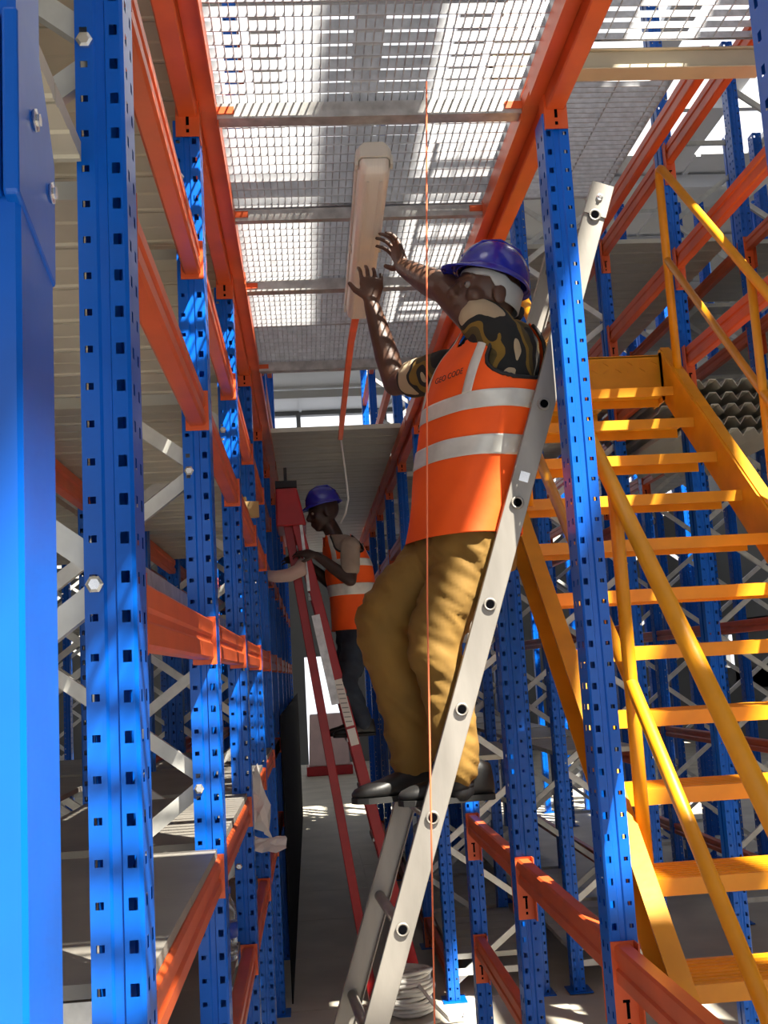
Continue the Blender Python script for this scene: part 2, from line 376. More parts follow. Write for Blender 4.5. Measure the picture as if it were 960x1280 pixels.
# deck edge beams (orange, stepped) along both sides of the aisle
def deckbeam(label, x, side, n):
    Y0, Y1 = YN(n)+.05, YN(n+1)+.05
    t = thing('deck_edge_beam', label, 'deck beam', (x, Y0, 3.44), 'orange deck beams over the aisle'); t['kind'] = 'thing'
    g = lambda a, b, z0, z1, y0, y1: (tuple((min(side*a, side*b), y0, z0)), tuple((max(side*a, side*b), y1, z1)))
    L = Y1-Y0
    m = MB(); p, q = g(0, .052, 0, .125, .002, L-.002); m.box(p, q); bevel(m.build('beam_bar', ORANGE, t), .004)
    m = MB(); p, q = g(-.048, -.001, .045, .085, .0, L); m.box(p, q); p, q = g(-.052, -.048, .02, .085, .03, L-.10); m.box(p, q); m.build('deck_ledge', ORANGE, t)
    m = MB(); p, q = g(-.006, .058, -.055, .12, L-.008-.053, L-.053-.003); m.box(p, q); p, q = g(-.006, -.003, -.055, .12, L-.053, L-.004); m.box(p, q)
    c = m.build('connector', ORANGE, t)
    m = MB()
    for (a, b, c0, d) in ((.022,.030,-.045,-.036), (.022,.030,-.024,.012), (.014,.032,.012,.018)):
        p, q = g(a, b, c0, d, L-.0625, L-.061); m.box(p, q)
    m.build('slot', DARK, c)
for n in range(0, 9):
    deckbeam('orange deck edge beam overhead on the left of the aisle, %s from the camera' % ORD[n], -.235, -1, n)
    deckbeam('orange deck edge beam overhead on the right of the aisle, %s from the camera' % ORD[n], .722, 1, n)
# ------------------------------------------------------------------ overhead grating
def grating(x0, x1, y0, y1, z, label, group, px=.060, py=.0225):
    t = thing('deck_grating', label, 'grating', (x0, y0, z), group)
    W, L = x1-x0, y1-y0
    m = MB(); m.box((0,0,0),(W,.004,.03)); m.box((0,L-.004,0),(W,L,.03)); m.box((0,0,0),(.004,L,.03)); m.box((W-.004,0,0),(W,L,.03)); m.build('edge_frame', GRATE, t)
    m = MB(); k = 1
    while k*px < L-.01: m.box((.004, k*px-.0018, 0), (W-.004, k*px+.0018, .028)); k += 1
    tag(m.build('bearing_bars', GRATE, t), kind='stuff')
    m = MB(); k = 1
    while k*py < W-.01: m.box((k*py-.0013, .004, .004), (k*py+.0013, L-.004, .012)); k += 1
    tag(m.build('cross_bars', GRATE, t), kind='stuff')
gy = [.3, .95, 1.60, 2.26, 2.93, 3.62, 4.33, 4.92, 5.52]
for i in range(len(gy)-1):
    grating(-.19, .675, gy[i]+.003, gy[i+1]-.003, 3.527, 'galvanised see-through grating panel over the aisle, %s from the camera' % ORD[i], 'grating panels over the aisle')
def crossbar(y, label, wd=.05, ht=.045):
    t = thing('deck_cross_bar', label, 'cross bar', (-.187, y, 3.478), 'cross bars under the deck')
    m = MB(); h = wd/2; pr = [(0,-h,0),(0,h,0),(0,h,ht),(0,h-.004,ht),(0,h-.004,.004),(0,-h+.004,.004),(0,-h+.004,ht),(0,-h,ht)]
    m.extr([Vector(p) for p in pr], (.86,0,0)); m.build('channel', GALV, t)
    for x in (-.004, .812):
        m = MB(); m.box((x,-h-.004,.012),(x+.052,-h-.001,.034)); m.build('end_clip', ORANGE, t)
for y, l in ((1.60, 'galvanised cross bar under the deck, nearest the camera'), (2.93, 'thick galvanised cross bar under the deck by the near end of the light fitting'), (4.33, 'galvanised cross bar under the deck beside the far end of the light fitting'), (5.51, 'galvanised cross bar at the far edge of the grating')):
    crossbar(y, l)
for y, l in ((2.26, 'thin cross bar halfway along the second grating bay'), (3.62, 'thin cross bar above the middle of the light fitting')): crossbar(y, l, .028, .04)

# ------------------------------------------------------------------ plank decks (shelves seen from below or above)
PM = {}
def plank_mesh(W, wy, mt):
    k = (round(W, 3), wy, mt.name)
    if k not in PM:
        m = MB(); w2 = wy-.006
        pr = [(0,0),(.010,0),(.014,.004),(w2*.5-.006,.004),(w2*.5,.0075),(w2*.5+.006,.004),(w2-.014,.004),(w2-.010,0),(w2,0),(w2,.03),(0,.03)]
        m.extr([Vector((0, a, b)) for a, b in pr], (W, 0, 0)); PM[k] = m.mesh('plank', mt)
    return PM[k]
def plankdeck(x0, x1, y0, y1, z, label, cat='shelf', wy=.19, mt=None, group=None, name='shelf_deck'):
    mt = mt or GALVD; t = thing(name, label, cat, (x0, y0, z), group)
    n = int((y1-y0)/wy); me = plank_mesh(x1-x0, wy, mt)
    for k in range(n): link('plank', me, t, (0, k*wy, 0))
    return t
def bays(x0, x1, n0, n1, z, label, group, mt=None):
    for n in range(n0, n1):
        y0 = YN(n)+.108; wy = (BAY-.112)/6
        plankdeck(x0, x1, y0, y0+wy*6+.001, z, label % (ORD[n] if n >= 0 else 'nearest'), wy=wy, group=group, mt=mt)
bays(L1[0]+.01, L1[1]-.060, 0, 4, 3.085, 'pale metal plank shelf on the upper beams of the left rack, %s bay', 'upper plank shelves of the left rack')
bays(L1[0]+.01, L1[1]-.060, 0, 4, 2.675, 'pale metal plank shelf on the middle beams of the left rack, %s bay', 'middle plank shelves of the left rack')
bays(L2[0]+.01, L2[1]-.01, 0, 4, 3.085, 'pale metal plank shelf on the upper beams of the second left rack, %s bay', 'plank shelves of the second left rack')
bays(L2[0]+.01, L2[1]-.01, 0, 4, 2.675, 'pale metal plank shelf on the middle beams of the second left rack, %s bay', 'plank shelves of the second left rack')
bays(L1[0]+.01, L1[1]-.060, 4, 9, 2.30, 'dim metal plank shelf deep in the left rack, %s bay', 'deep plank shelves on the left')
bays(L2[0]+.01, L2[1]-.01, 4, 9, 2.30, 'dim metal plank shelf deep in the second left rack, %s bay', 'deep plank shelves on the left')
for z, nm in ((3.085, 'upper'), (2.675, 'middle')): plankdeck(L1[0]+.01, L1[1]-.060, 1.02, 1.525, z, 'pale metal plank shelf on the '+nm+' level beside the big foreground post', wy=.166, group=nm+' plank shelves of the left rack')
plankdeck(L2[1]+.01, L1[1]-.066, 1.02, 12.0, 3.54, 'pale metal plank deck above the left rack', name='plank_deck', cat='deck')
plankdeck(L3[0], L2[1]-.0, .3, 13, 3.54, 'metal plank deck over the outer left aisle', name='plank_deck', cat='deck')
plankdeck(-.19, .675, 7.15, 14.5, 3.527, 'dim sheet metal deck over the far end of the aisle', 'deck', wy=.26, name='sheet_deck')
plankdeck(R1[0]+.066, R2[0]-.01, 6.72, 13, 3.54, 'metal plank deck above the right racks', name='plank_deck', cat='deck')
bays(R2[0]+.01, R2[1]-.01, 4, 9, 3.54, 'metal plank shelf at landing height behind the stair head, %s bay', 'landing height plank shelves')
for z, nm in ((3.50, 'low'), (4.03, 'middle'), (4.61, 'high')):
    bays(R3[0]+.060, R3[1]-.01, 2, 9, z, 'pale metal plank shelf across the second aisle, '+nm+' level, %s bay', 'plank shelves across the second aisle')
plankdeck(R2[1]+.01, R3[0]-.01, 6.9, 13, 4.66, 'metal plank deck over the second aisle', name='plank_deck', cat='deck')
bays(R2[0]+.01, R2[1]-.06, 4, 9, 4.62, 'ribbed metal deck high over the racks behind the staircase, %s bay', 'high decks behind the staircase')
for z, nm in ((.215, 'floor'), (1.36, 'waist')):
    bays(R1[0]+.060, R1[1]-.01, 4, 9, z, 'dim plank shelf at '+nm+' level of the right aisle rack, %s bay', 'low shelves on the right')
    bays(R2[0]+.01, R2[1]-.06, 4, 9, z, 'dim plank shelf at '+nm+' level of the rack behind the stairs, %s bay', 'low shelves on the right')
# board shelves seen from above in the left rack
def boards(x0, x1, n, z, label):
    y0 = YN(n)+.106; L = (BAY-.110)/2
    t = thing('board_shelf', label, 'shelf', (x0, y0, z), 'grey board shelves on the left')
    m = MB(); m.box((0,0,0),(x1-x0,L-.005,.02)); me = m.mesh('board', BOARD)
    for k in range(2): link('board', me, t, (0, k*L, 0 if k % 2 else .0015))
    m = MB(); m.box((.06,.0,-.032),(x1-x0-.05,.02,-.002)); m.build('edge_angle', GALV, t)
for n in range(0, 4):
    nm = ORD[n] if n >= 0 else 'nearest'
    boards(L1[0]+.01, L1[1]-.016, n, 1.5035, 'grey board shelf at waist height in the left rack, %s bay' % nm)
    boards(L2[0]+.01, L2[1]-.01, n, 1.5035, 'grey board shelf at waist height in the second left rack, %s bay' % nm)
    if n >= 0: boards(L1[0]+.01, L1[1]-.060, n, .9935, 'grey board shelf at thigh height in the left rack, %s bay' % nm)
# galvanised edge angle along the eye-level beam
for n in range(0, 4):
    m = MB(); L_ = BAY-.112; m.box((0,0,0),(.003,L_,.066)); m.box((.003,0,0),(.043,L_,.003))
    o = m.build('edge_angle', GALV); o.location = (-.305, YN(n)+.106, 2.0865)
    tag(o, 'bright galvanised angle strip lying along the eye-level beam, %s bay' % ORD[n], 'metal strip', 'galvanised strips on the eye-level beams')
# upper deck by the staircase: tan beam and grating
t = thing('tan_deck_beam', 'tan steel cross beam high beside the staircase at upper right', 'deck beam', (.85, 4.12, 4.31)); t['kind'] = 'thing'
m = MB(); m.box((0,0,0),(1.13,.07,.075)); m.box((0,-.015,.075),(1.13,.085,.083)); m.box((0,-.015,-.008),(1.13,.085,0)); bevel(m.build('channel', TAN, t), .003)
m = MB(); m.box((0,-.02,-.008),(.012,.09,.1)); m.build('end_plate', TAN, t)
for i, (a, b) in enumerate(((2.7, 3.4), (3.4, 4.1))):
    grating(.86, 2.0, a, b-.01, 4.41, 'galvanised grating high above the staircase, %s panel' % ('nearer' if i == 0 else 'farther'), 'upper gratings over the staircase', .075, .075)
grating(.86, 1.70, 4.22, 5.6, 4.41, 'fine barred grating high over the top of the staircase', 'upper gratings over the staircase', .045, .20)
beam('dark orange beam edging the high grating over the staircase', 1.76, 2, 4, 4.42, -1, .10, conn=False)
# upper storey racks seen through the grating
for (a, b, sd, ns) in ((*L1, 'left', (3, 5, 7)), (*R1, 'right', (5, 7, 8))):
    for k, n in enumerate(ns):
        frame(a, b, n, 2.6, 'blue rack frame standing on the upper deck on the %s, %s from the camera' % (sd, ORD[k]), 'upper storey frames %s' % sd, z0=3.5705)
for z, nm in ((4.2, 'low'), (4.9, 'middle'), (5.6, 'high')):
    for k, (a, b) in enumerate(((3, 5), (5, 7))):
        beam('orange %s upper storey beam glimpsed through the grating on the left, %s' % (nm, ('nearer', 'farther')[k]), L1[1], a, b, z, 1, .085, group='upper storey beams left', conn=False)
    for k, (a, b) in enumerate(((5, 7), (7, 8))):
        beam('orange %s upper storey beam glimpsed through the grating on the right, %s' % (nm, ('nearer', 'farther')[k]), R1[0], a, b, z, -1, .085, group='upper storey beams right', conn=False)

# ------------------------------------------------------------------ yellow staircase
ST = thing('steel_staircase', 'yellow painted steel staircase with open treads and tube handrails on the right', 'staircase', (1.35, 1.6, 0))
o_ = ST.location
def tz(Y): return 1.965 + .9*(Y-3.73)          # line of the tread nosings
SX0, SX1 = .872, 1.838
for sx, inner in ((SX0, 1), (SX1, -1)):
    m = MB(); th = .010*inner
    y0, y1 = 1.62, 5.46
    def zz(y, d): return tz(y)+d
    hc_ = .255*math.cos(math.atan(.9)); ys = y0+.12
    m.obox((sx+th/2, ys, zz(ys, -.0425)), (sx+th/2, y1-.10, zz(y1-.10, -.0425)), .010, hc_, up=(0,0,1))
    m.box((min(sx, sx+th), y1-.20, zz(y1-.2, -.15)), (max(sx, sx+th), y1, 3.44))
    for d in (.085, -.17):      # flanges
        a, b = Vector((sx, y0, max(.02, zz(y0, d)))), Vector((sx, y1-.16, zz(y1-.16, d)))
        m.extr([a, a+Vector((-.048*inner,0,0)), a+Vector((-.048*inner,0,.009)), a+Vector((0,0,.009))], b-a)
    m.build('stringer', YELLOW, ST, off=o_)
tm = MB(); TW = SX1-SX0-.022
tm.extr([Vector(p) for p in ((0,0,0),(0,0,-.045),(0,.005,-.045),(0,.005,-.005),(0,.235,-.005),(0,.235,-.045),(0,.24,-.045),(0,.24,0))], (TW,0,0))
tread_me = tm.mesh('tread', YELLOW)
gm = MB()
for k in range(7): gm.box((.03, .03+k*.03, 0), (TW-.03, .036+k*.03, .0025))
grip_me = gm.mesh('tread_grip', YELLOW)
for i in range(-8, 7):
    Yi = 3.73+.233*i; zi = 1.965+.21*i
    t_ = link('tread', tread_me, ST, Vector((SX0+.011, Yi, zi))-o_); link('tread_grip', grip_me, t_)
m = MB(); m.box((SX0, 5.30, 3.235), (SX1, 5.31, 3.43)); m.box((SX0, 5.30, 3.425), (SX1, 6.60, 3.435)); m.box((SX0, 6.55, 3.3), (SX1, 6.60, 3.425))
m.build('landing', YELLOW, ST, off=o_)
m = MB()
for a in range(15):
    for b in range(2): 
        x, z = SX0+.06+a*.062, 3.395-b*.035
        q = 1 if (a+b) % 2 else -1
        m.obox((x-.014, 5.2985, z-.010*q), (x+.014, 5.2985, z+.010*q), .003, .006, up=(0,1,0))
tag(m.build('tread_plate_pattern', YELLOW, ST, off=o_), kind='stuff')
def rail(pts, r=.021): 
    m = MB(); m.tube(pts, r, 12); return m.build('handrail', YELLOW, ST, True, off=o_)
def lz(Y): return 2.478+.91*(Y-3.17)
def bend(a, c, b, rad=.09):
    a, b, c = Vector(a), Vector(b), Vector(c); p = c+(a-c).normalized()*rad; q = c+(b-c).normalized()*rad
    return [p*(1-t)**2+c*2*t*(1-t)+q*t*t for t in (0,.25,.5,.75,1)]
XLR = .90
A = (XLR, 1.75, lz(1.75)); C_ = (XLR, 4.32, lz(4.32)); B = (XLR, 4.32, 2.55)
rail([A]+bend(A, C_, B)+[B], .023)
m = MB(); m.tube([(XLR, 1.75, lz(1.75)-.50), (XLR, 4.32, lz(4.32)-.60)], .019, 12); m.build('mid_rail', YELLOW, ST, True, off=o_)
for y in (3.10, 2.05):
    m = MB(); m.tube([(XLR, y, tz(y)-.05), (XLR, y, lz(y)-.005)], .020, 12); m.build('rail_post', YELLOW, ST, True, off=o_)
XRR = 1.862
def rz(Y): return 4.366-.985*(5.13-Y)
A = (XRR, 1.75, rz(1.75)); C_ = (XRR, 5.14, rz(5.14)); B = (XRR, 5.14, 3.28)
rail([A]+bend(A, C_, B)+[B], .021)
m = MB(); m.tube([(XRR, 1.75, rz(1.75)-.50), (XRR, 5.14, rz(5.14)-.50)], .018, 12); m.build('mid_rail', YELLOW, ST, True, off=o_)
for y in (4.2, 3.2, 2.2):
    m = MB(); m.tube([(XRR, y, tz(y)-.05), (XRR, y, rz(y)-.005)], .018, 12); m.build('rail_post', YELLOW, ST, True, off=o_)

# ------------------------------------------------------------------ aluminium ladder (leans to the right, rungs run away from the camera)
def lx(z): return .298 + .348*(z-1.52)
LD = thing('aluminium_ladder', 'worn grey aluminium ladder leaning to the right under the near worker', 'ladder', (lx(.02), 3.2, 0))
o_ = LD.location
dirv = Vector((.348, 0, 1)).normalized(); side = Vector((dirv.z, 0, -dirv.x))
LY0, LY1 = 3.0, 3.46
for y, q in ((LY0, 1), (LY1, -1)):
    m = MB(); sk = -.032 if q < 0 else 0; p0 = Vector((lx(.015)+sk, y, .015)); p1 = Vector((lx(3.30)+sk, y, 3.30))
    # channel section: web with two flanges, web outside
    for (a, b, c, d) in ((-.032, .032, 0, .004), (-.032, -.028, .004, .026), (.028, .032, .004, .026)):
        ring = [p0+side*a+Vector((0, q*c, 0)), p0+side*b+Vector((0, q*c, 0)), p0+side*b+Vector((0, q*d, 0)), p0+side*a+Vector((0, q*d, 0))]
        m.extr(ring, p1-p0)
    r_ = m.build('rail', ALU, LD, off=o_); bevel(r_, .0015)
    m = MB(); m.obox(p0-dirv*.01, p0+dirv*.07, .034, .082, up=side, ch=.005); m.build('rubber_foot', SOLE, r_, off=o_)
    m = MB(); m.obox(p1-dirv*.10-Vector((0,q*.003,0)), p1-Vector((0,q*.003,0)), .005, .066, up=side); m.build('end_plate', ALU, r_, off=o_)
    m = MB(); c = p1-dirv*.045; m.lathe([(0,0),(.010,0),(.010,.004),(.005,.006),(.005,.010),(0,.010)], c+Vector((0,-.006*q,0)), 10, axis=(0,-q,0)); m.build('bolt', BOLT, r_, off=o_)
zr = [1.263+.2775*k for k in range(-4, 8)]
for z in zr:
    x = lx(z); m = MB()
    m.tube([(x, LY0-.006, z), (x-.032, LY1+.006, z)], .0155, 14)
    rg = m.build('rung', ALU, LD, True, off=o_)
    m = MB(); m.lathe([(.0118, 0), (.0185, 0), (.0185, .003), (.0118, .003), (.0118, 0)], (x, LY0-.004, z), 16, axis=(0,-1,0), cap=False); m.build('rung_flare', ALU, rg, True, off=o_)
    m = MB(); m.lathe([(0, 0), (.0116, 0), (.0116, .0012), (0, .0012)], (x, LY0-.0065, z), 16, axis=(0,-1,0)); m.build('rung_bore', DARK, rg, off=o_)
# guide bracket on the far rail and plate on the near rail
m = MB(); z = 2.10; m.obox((lx(z)-.032, LY1-.03, z-.09), (lx(z+.1)-.032, LY1-.03, z+.02), .06, .05, up=(0,1,0), ch=.01); m.build('guide_bracket', ALU, LD, off=o_)
m = MB(); z = 2.445; p = Vector((lx(z), LY0-.002, z)); m.obox(p-dirv*.014, p+dirv*.014, .004, .026, up=side); m.build('rivet_plate', BOLT, LD, off=o_)

# ------------------------------------------------------------------ red stepladder (closed, leaning against the left rack)
RL = thing('red_stepladder', 'red fibreglass stepladder leaning to the left at the second worker', 'stepladder', (.40, 7.05, 0))
o_ = RL.location
def fx(z): return .57 - .212*z       # step section
def bx_(z): return .285 - .133*z     # rear section
for y in (6.86, 7.26):
    m = MB(); a = Vector((fx(.01), y, .01)); b = Vector((fx(2.98), y, 2.98)); m.obox(a, b, .035, .066, up=(1,0,0), ch=.004); rr = m.build('front_rail', RED, RL, off=o_)
    if y < 7:
        for (z0, z1) in ((1.50, 1.60), (1.615, 1.90)):
            m = MB(); p, q = Vector((fx(z0), y-.0185, z0)), Vector((fx(z1), y-.0185, z1)); m.obox(p, q, .002, .050, up=(1,0,0)); lab_ = m.build('warning_label', PAPER, rr, off=o_)
        m = MB()
        for k in range(9):
            z = 1.64+k*.028; p = Vector((fx(z), y-.0205, z)); m.box((p.x-.022, p.y-.0004, z), (p.x+.018, p.y, z+.006))
        m.build('label_lines', mat('grey_print', (.25,.25,.25), .7), lab_, off=o_)
    m = MB(); a = Vector((bx_(.01), y+.03, .01)); b = Vector((bx_(3.0), y+.03, 3.0)); m.obox(a, b, .03, .055, up=(1,0,0), ch=.004); m.build('rear_rail', RED, RL, off=o_)
    m = MB(); m.box((fx(.01)-.05, y-.02, .0065), (fx(.01)+.05, y+.02, .05)); m.build('foot', SOLE, RL, off=o_)
for k in range(9):
    z = .33+k*.30; x = fx(z); m = MB(); m.box((x-.045, 6.88, z-.012), (x+.035, 7.24, z+.012)); bevel(m.build('step', GALV, RL, off=o_), .003)
for k in range(6):
    z = .4+k*.45; x = bx_(z); m = MB(); m.obox((x, 6.89, z), (x, 7.28, z), .02, .03); m.build('rear_brace', GALV, RL, off=o_)
m = MB(); m.extr([Vector(p) for p in ((-.17,6.83,2.86),(.02,6.83,2.86),(-.03,6.83,3.10),(-.165,6.83,3.10))], (0,.48,0)); bevel(m.build('top_cap', RED, RL, off=o_), .012, 2)
m = MB(); m.obox((-.165,6.9,3.13),(-.03,6.9,3.13), .05, .05, ch=.006); m.obox((-.10,6.9,3.15),(-.10,6.9,3.24), .03, .02, up=(1,0,0)); m.build('top_bracket', TRIM, RL, off=o_)
m = MB(); m.obox((bx_(2.4)+.05, 6.84, 2.45), (bx_(2.4)+.01, 6.84, 3.0), .012, .018, up=(1,0,0)); m.build('spreader_bar', GALV, RL, off=o_)
m = MB(); m.obox((bx_(1.5)+.06, 6.84, 1.75), (bx_(2.3)+.07, 6.84, 2.3), .012, .05, up=(1,0,0)); m.build('spreader_bar', GALV, RL, off=o_)
# pale cloth strip tied round the ladder
m = MB(); m.tube([(-.26,6.80,2.56),(-.18,6.795,2.545),(-.10,6.79,2.55),(-.03,6.80,2.58),(-.02,6.84,2.64)], [.030,.038,.042,.048,.025], 12)
tag(m.build('cloth_strip', PALE, None, True), 'pale pinkish cloth strip wrapped round the red stepladder', 'cloth')

# ------------------------------------------------------------------ light fitting held under the deck
LF = thing('tube_light_fitting', 'long weatherproof tube light fitting with frosted cover held under the grating', 'light fitting', (.26, 3.07, 3.35))
def rrect(hw, z0, z1, c): return [(-hw+c,z0),(hw-c,z0),(hw,z0+c),(hw,z1),(-hw,z1),(-hw,z0+c)]
m = MB(); rg = []
for (y, k, dz) in ((0,.72,.022),(.015,.93,.006),(.04,1,0),(1.20,1,0),(1.225,.93,.006),(1.24,.72,.022)):
    rg.append([Vector((a*k, y, b)) for a, b in ((-.030,dz),(.030,dz),(.044,dz+.012),(.048,.05),(-.048,.05),(-.044,dz+.012))])
m.rings(rg); cv = m.build('frosted_cover', DIFF, LF, True); bevel(cv, .004, 2)
m = MB(); rg = []
for (y, k) in ((-.004,.8),(.02,1.0),(1.22,1.0),(1.244,.8)):
    rg.append([Vector((a*k, y, b)) for a, b in ((-.053,.051),(.053,.051),(.053,.085),(.035,.10),(-.035,.10),(-.053,.085))])
m.rings(rg); bevel(m.build('housing', mat('housing_grey', (.60,.57,.50), .45), LF), .003)
for x in (-.020, .020):
    m = MB(); m.box((x-.004, .05, -.002), (x+.004, 1.19, .0015)); m.build('cover_rib', DIFF, cv)
for y in (.015, .62, 1.19):
    for s in (-1, 1):
        m = MB(); m.box((s*.052-.004, y, .035), (s*.052+.004, y+.03, .066)); m.build('clip', mat('housing_grey', (.6,.57,.5)), LF)
m = MB(); m.box((-.034, .012, .0225), (.034, .045, .035)); m.build('end_reflector', WHITE, LF)
LF.rotation_euler.x = R(-2.2); LF.location.z = 3.385
# orange conduit that continues from the light
m = MB(); pts = [(.255, 4.33, 3.375), (.252, 4.8, 3.405), (.252, 5.5, 3.40), (.255, 6.3, 3.40), (.258, 6.83, 3.40)]
for a, b in zip(pts, pts[1:]): m.obox(a, b, .030, .018, ch=.004)
tag(m.build('orange_conduit', CORDO), 'flat orange conduit running from the light fitting along the ceiling', 'conduit')
m = MB(); m.tube([(.26,6.84,3.42),(.272,6.85,3.28),(.285,6.87,3.12),(.29,6.88,3.02),(.268,6.9,2.93),(.235,6.93,2.875)], .006, 8)
tag(m.build('hanging_wire', CAB, None, True), 'thin white wire hanging from the ceiling behind the far worker', 'wire')
m = MB(); m.tube([(.385, 2.75, 3.49), (.30, 2.75, 2.1), (.205, 2.75, .0075)], .0024, 6)
tag(m.build('orange_string_line', STRG), 'thin orange string line hanging from the grating in front of the near worker', 'string')

# ------------------------------------------------------------------ small things
t = thing('water_bottle', 'clear plastic water bottle with blue label on the lowest left shelf', 'bottle', (-.315, 3.86, 1.0145))
m = MB(); m.lathe([(0,0),(.030,0),(.034,.006),(.034,.05),(.031,.056),(.034,.062),(.034,.15),(.030,.175),(.015,.205),(.0135,.22),(0,.22)], n=20); m.build('bottle_body', PET, t, True)
m = MB(); m.lathe([(.0345,.075),(.0352,.075),(.0352,.125),(.0345,.125),(.0345,.075)], n=20, cap=False); m.build('bottle_label', LBLUE, t, True)
m = MB(); m.lathe([(0,.214),(.016,.214),(.016,.235),(.014,.237),(0,.237)], n=16); m.build('cap', LBLUE, t)
# crumpled paper on the lower left shelf edge
def crumple(name, label, pts, nx, ny, amp, mt, seed, cat):
    rnd = random.Random(seed); m = MB(); a, b, c, d = [Vector(p) for p in pts]; vs = []
    for j in range(ny+1):
        for i in range(nx+1):
            u, v = i/nx, j/ny; p = (a*(1-u)+b*u)*(1-v)+(d*(1-u)+c*u)*v
            vs.append(p+Vector((rnd.uniform(-1,1), rnd.uniform(-1,1), rnd.uniform(-1,1)))*amp)
    m.add(vs, [(j*(nx+1)+i, j*(nx+1)+i+1, (j+1)*(nx+1)+i+1, (j+1)*(nx+1)+i) for j in range(ny) for i in range(nx)])
    o = m.build(name, mt); sm = o.modifiers.new('thick', 'SOLIDIFY'); sm.thickness = .002
    return tag(o, label, cat)
crumple('crumpled_paper', 'crumpled white paper bag stuffed between the left rack posts', [(-.30,4.32,1.42),(-.17,4.34,1.32),(-.21,4.36,1.60),(-.29,4.34,1.55)], 6, 7, .014, PAPER, 3, 'paper')
crumple('paper_roll', 'loose white paper flap sticking into the aisle below the crumpled bag', [(-.30,4.28,1.30),(-.13,4.28,1.29),(-.12,4.34,1.335),(-.28,4.36,1.34)], 6, 4, .008, PAPER, 5, 'paper')
# cardboard offcuts on the middle beam
t = thing('cardboard_offcut', 'folded brown cardboard offcut resting on the left beam', 'cardboard', (-.262, 5.16, 2.676))
for (a, b, rz_) in (((-.07,-.03,0),(.0,.03,.10), 0), ((-.02,-.05,-.0),(.05,-.02,.075), 12)):
    m = MB(); m.box(a, b); o = m.build('cardboard_piece', CARD, t); o.rotation_euler.z = R(rz_)
t = thing('cable_coil', 'white cable coil lying on the floor behind the ladder', 'cable', (.47, 6.58, .008))
rnd = random.Random(4); m = MB(); pts = []
for k in range(240):
    a = k/240*2*math.pi*12; h = .015+.23*(k/240); r = .135+.012*math.sin(k*.37)
    pts.append((r*math.cos(a), r*math.sin(a), h+.006*math.sin(a*2.3)))
m.tube(pts, .012, 6); m.build('cable_loops', CAB, t, True)
m = MB(); m.tube([(.05,-.15,.19),(.12,-.20,.10),(.20,-.24,.02),(.28,-.22,.008),(.30,-.12,.008)], .010, 6); m.build('cable_end', CAB, t, True)
m = MB(); m.tube([(-.12,-.1,.16),(-.2,-.18,.09),(-.24,-.22,.01),(-.1,-.28,.008),(.06,-.26,.008),(.15,-.2,.01)], .010, 6); m.build('cable_end', CAB, t, True)
t = thing('storage_crate', 'pale pink crate with a red base at the far end of the aisle', 'crate', (.27, 22.0, .001)); t.scale = (1.25, 1, 1.5)
m = MB(); m.extr([Vector(p) for p in ((-.30,0,.12),(.34,0,.12),(.30,0,.78),(-.26,0,.78))], (0,.6,0)); bevel(m.build('crate_body', PINK, t), .02, 2)
m = MB(); m.box((-.34,-.02,0),(.38,.62,.12)); bevel(m.build('crate_base', RED, t), .01)
# black panel standing in for the shaded left rack posts past the stepladder
m = MB(); m.box((-.199, 6.95, .0065), (-.191, 16, 1.70)); o = m.build('shade_sheet', SHADE); tag(o, 'black panel standing in for the shaded posts of the left rack beyond the stepladder', 'sheet')
# stack of galvanised deck panels on the high shelf right of the stairs
for k in range(5):
    t = thing('galvanised_sheet', 'corrugated galvanised sheet in the stack beside the stair head, %s from the bottom' % ORD[k], 'metal sheet', (2.10, 6.2+.02*(k % 2), 3.18+k*.075), 'stacked deck panels')
    m = MB(); pr = []; n = 8
    for q in range(n):
        a = q*.1; pr += [(a, 0), (a+.03, .045), (a+.07, .045)]
    pr += [(n*.1, 0)]
    pts = [Vector((a, 0, b)) for a, b in pr] + [Vector((a, 0, b+.006)) for a, b in reversed(pr)]
    m.extr(pts, (0, 1.4, 0)); m.build('corrugation', GALVD, t)
# ------------------------------------------------------------------ people
def sphere(m, c, r, q=None, n=14):
    c = Vector(c); r = Vector(r) if isinstance(r, (tuple, list, Vector)) else Vector((r, r, r)); rg = []
    for i in range(1, n):
        th = math.pi*i/n
        ring = []
        for k in range(n+2):
            a = 2*math.pi*k/(n+2); v = Vector((math.sin(th)*math.cos(a)*r.x, math.sin(th)*math.sin(a)*r.y, math.cos(th)*r.z))
            ring.append(c+(q @ v if q is not None else v))
        rg.append(ring)
    m.rings(rg)
def limb(m, pts, rs, n=14):
    """smooth tapered limb through pts"""
    P = [Vector(p) for p in pts]; out, rr = [], []
    for i in range(len(P)-1):
        a, b, c, d = P[max(i-1,0)], P[i], P[i+1], P[min(i+2,len(P)-1)]
        for k in range(5):
            t = k/5; out.append(.5*((2*b)+(c-a)*t+(2*a-5*b+4*c-d)*t*t+(3*b-a-3*c+d)*t**3)); rr.append(rs[i]*(1-t)+rs[i+1]*t)
    out.append(P[-1]); rr.append(rs[-1])
    m.tube(out, rr, n); sphere(m, P[0], rs[0], n=10); sphere(m, P[-1], rs[-1], n=10)
from mathutils import noise
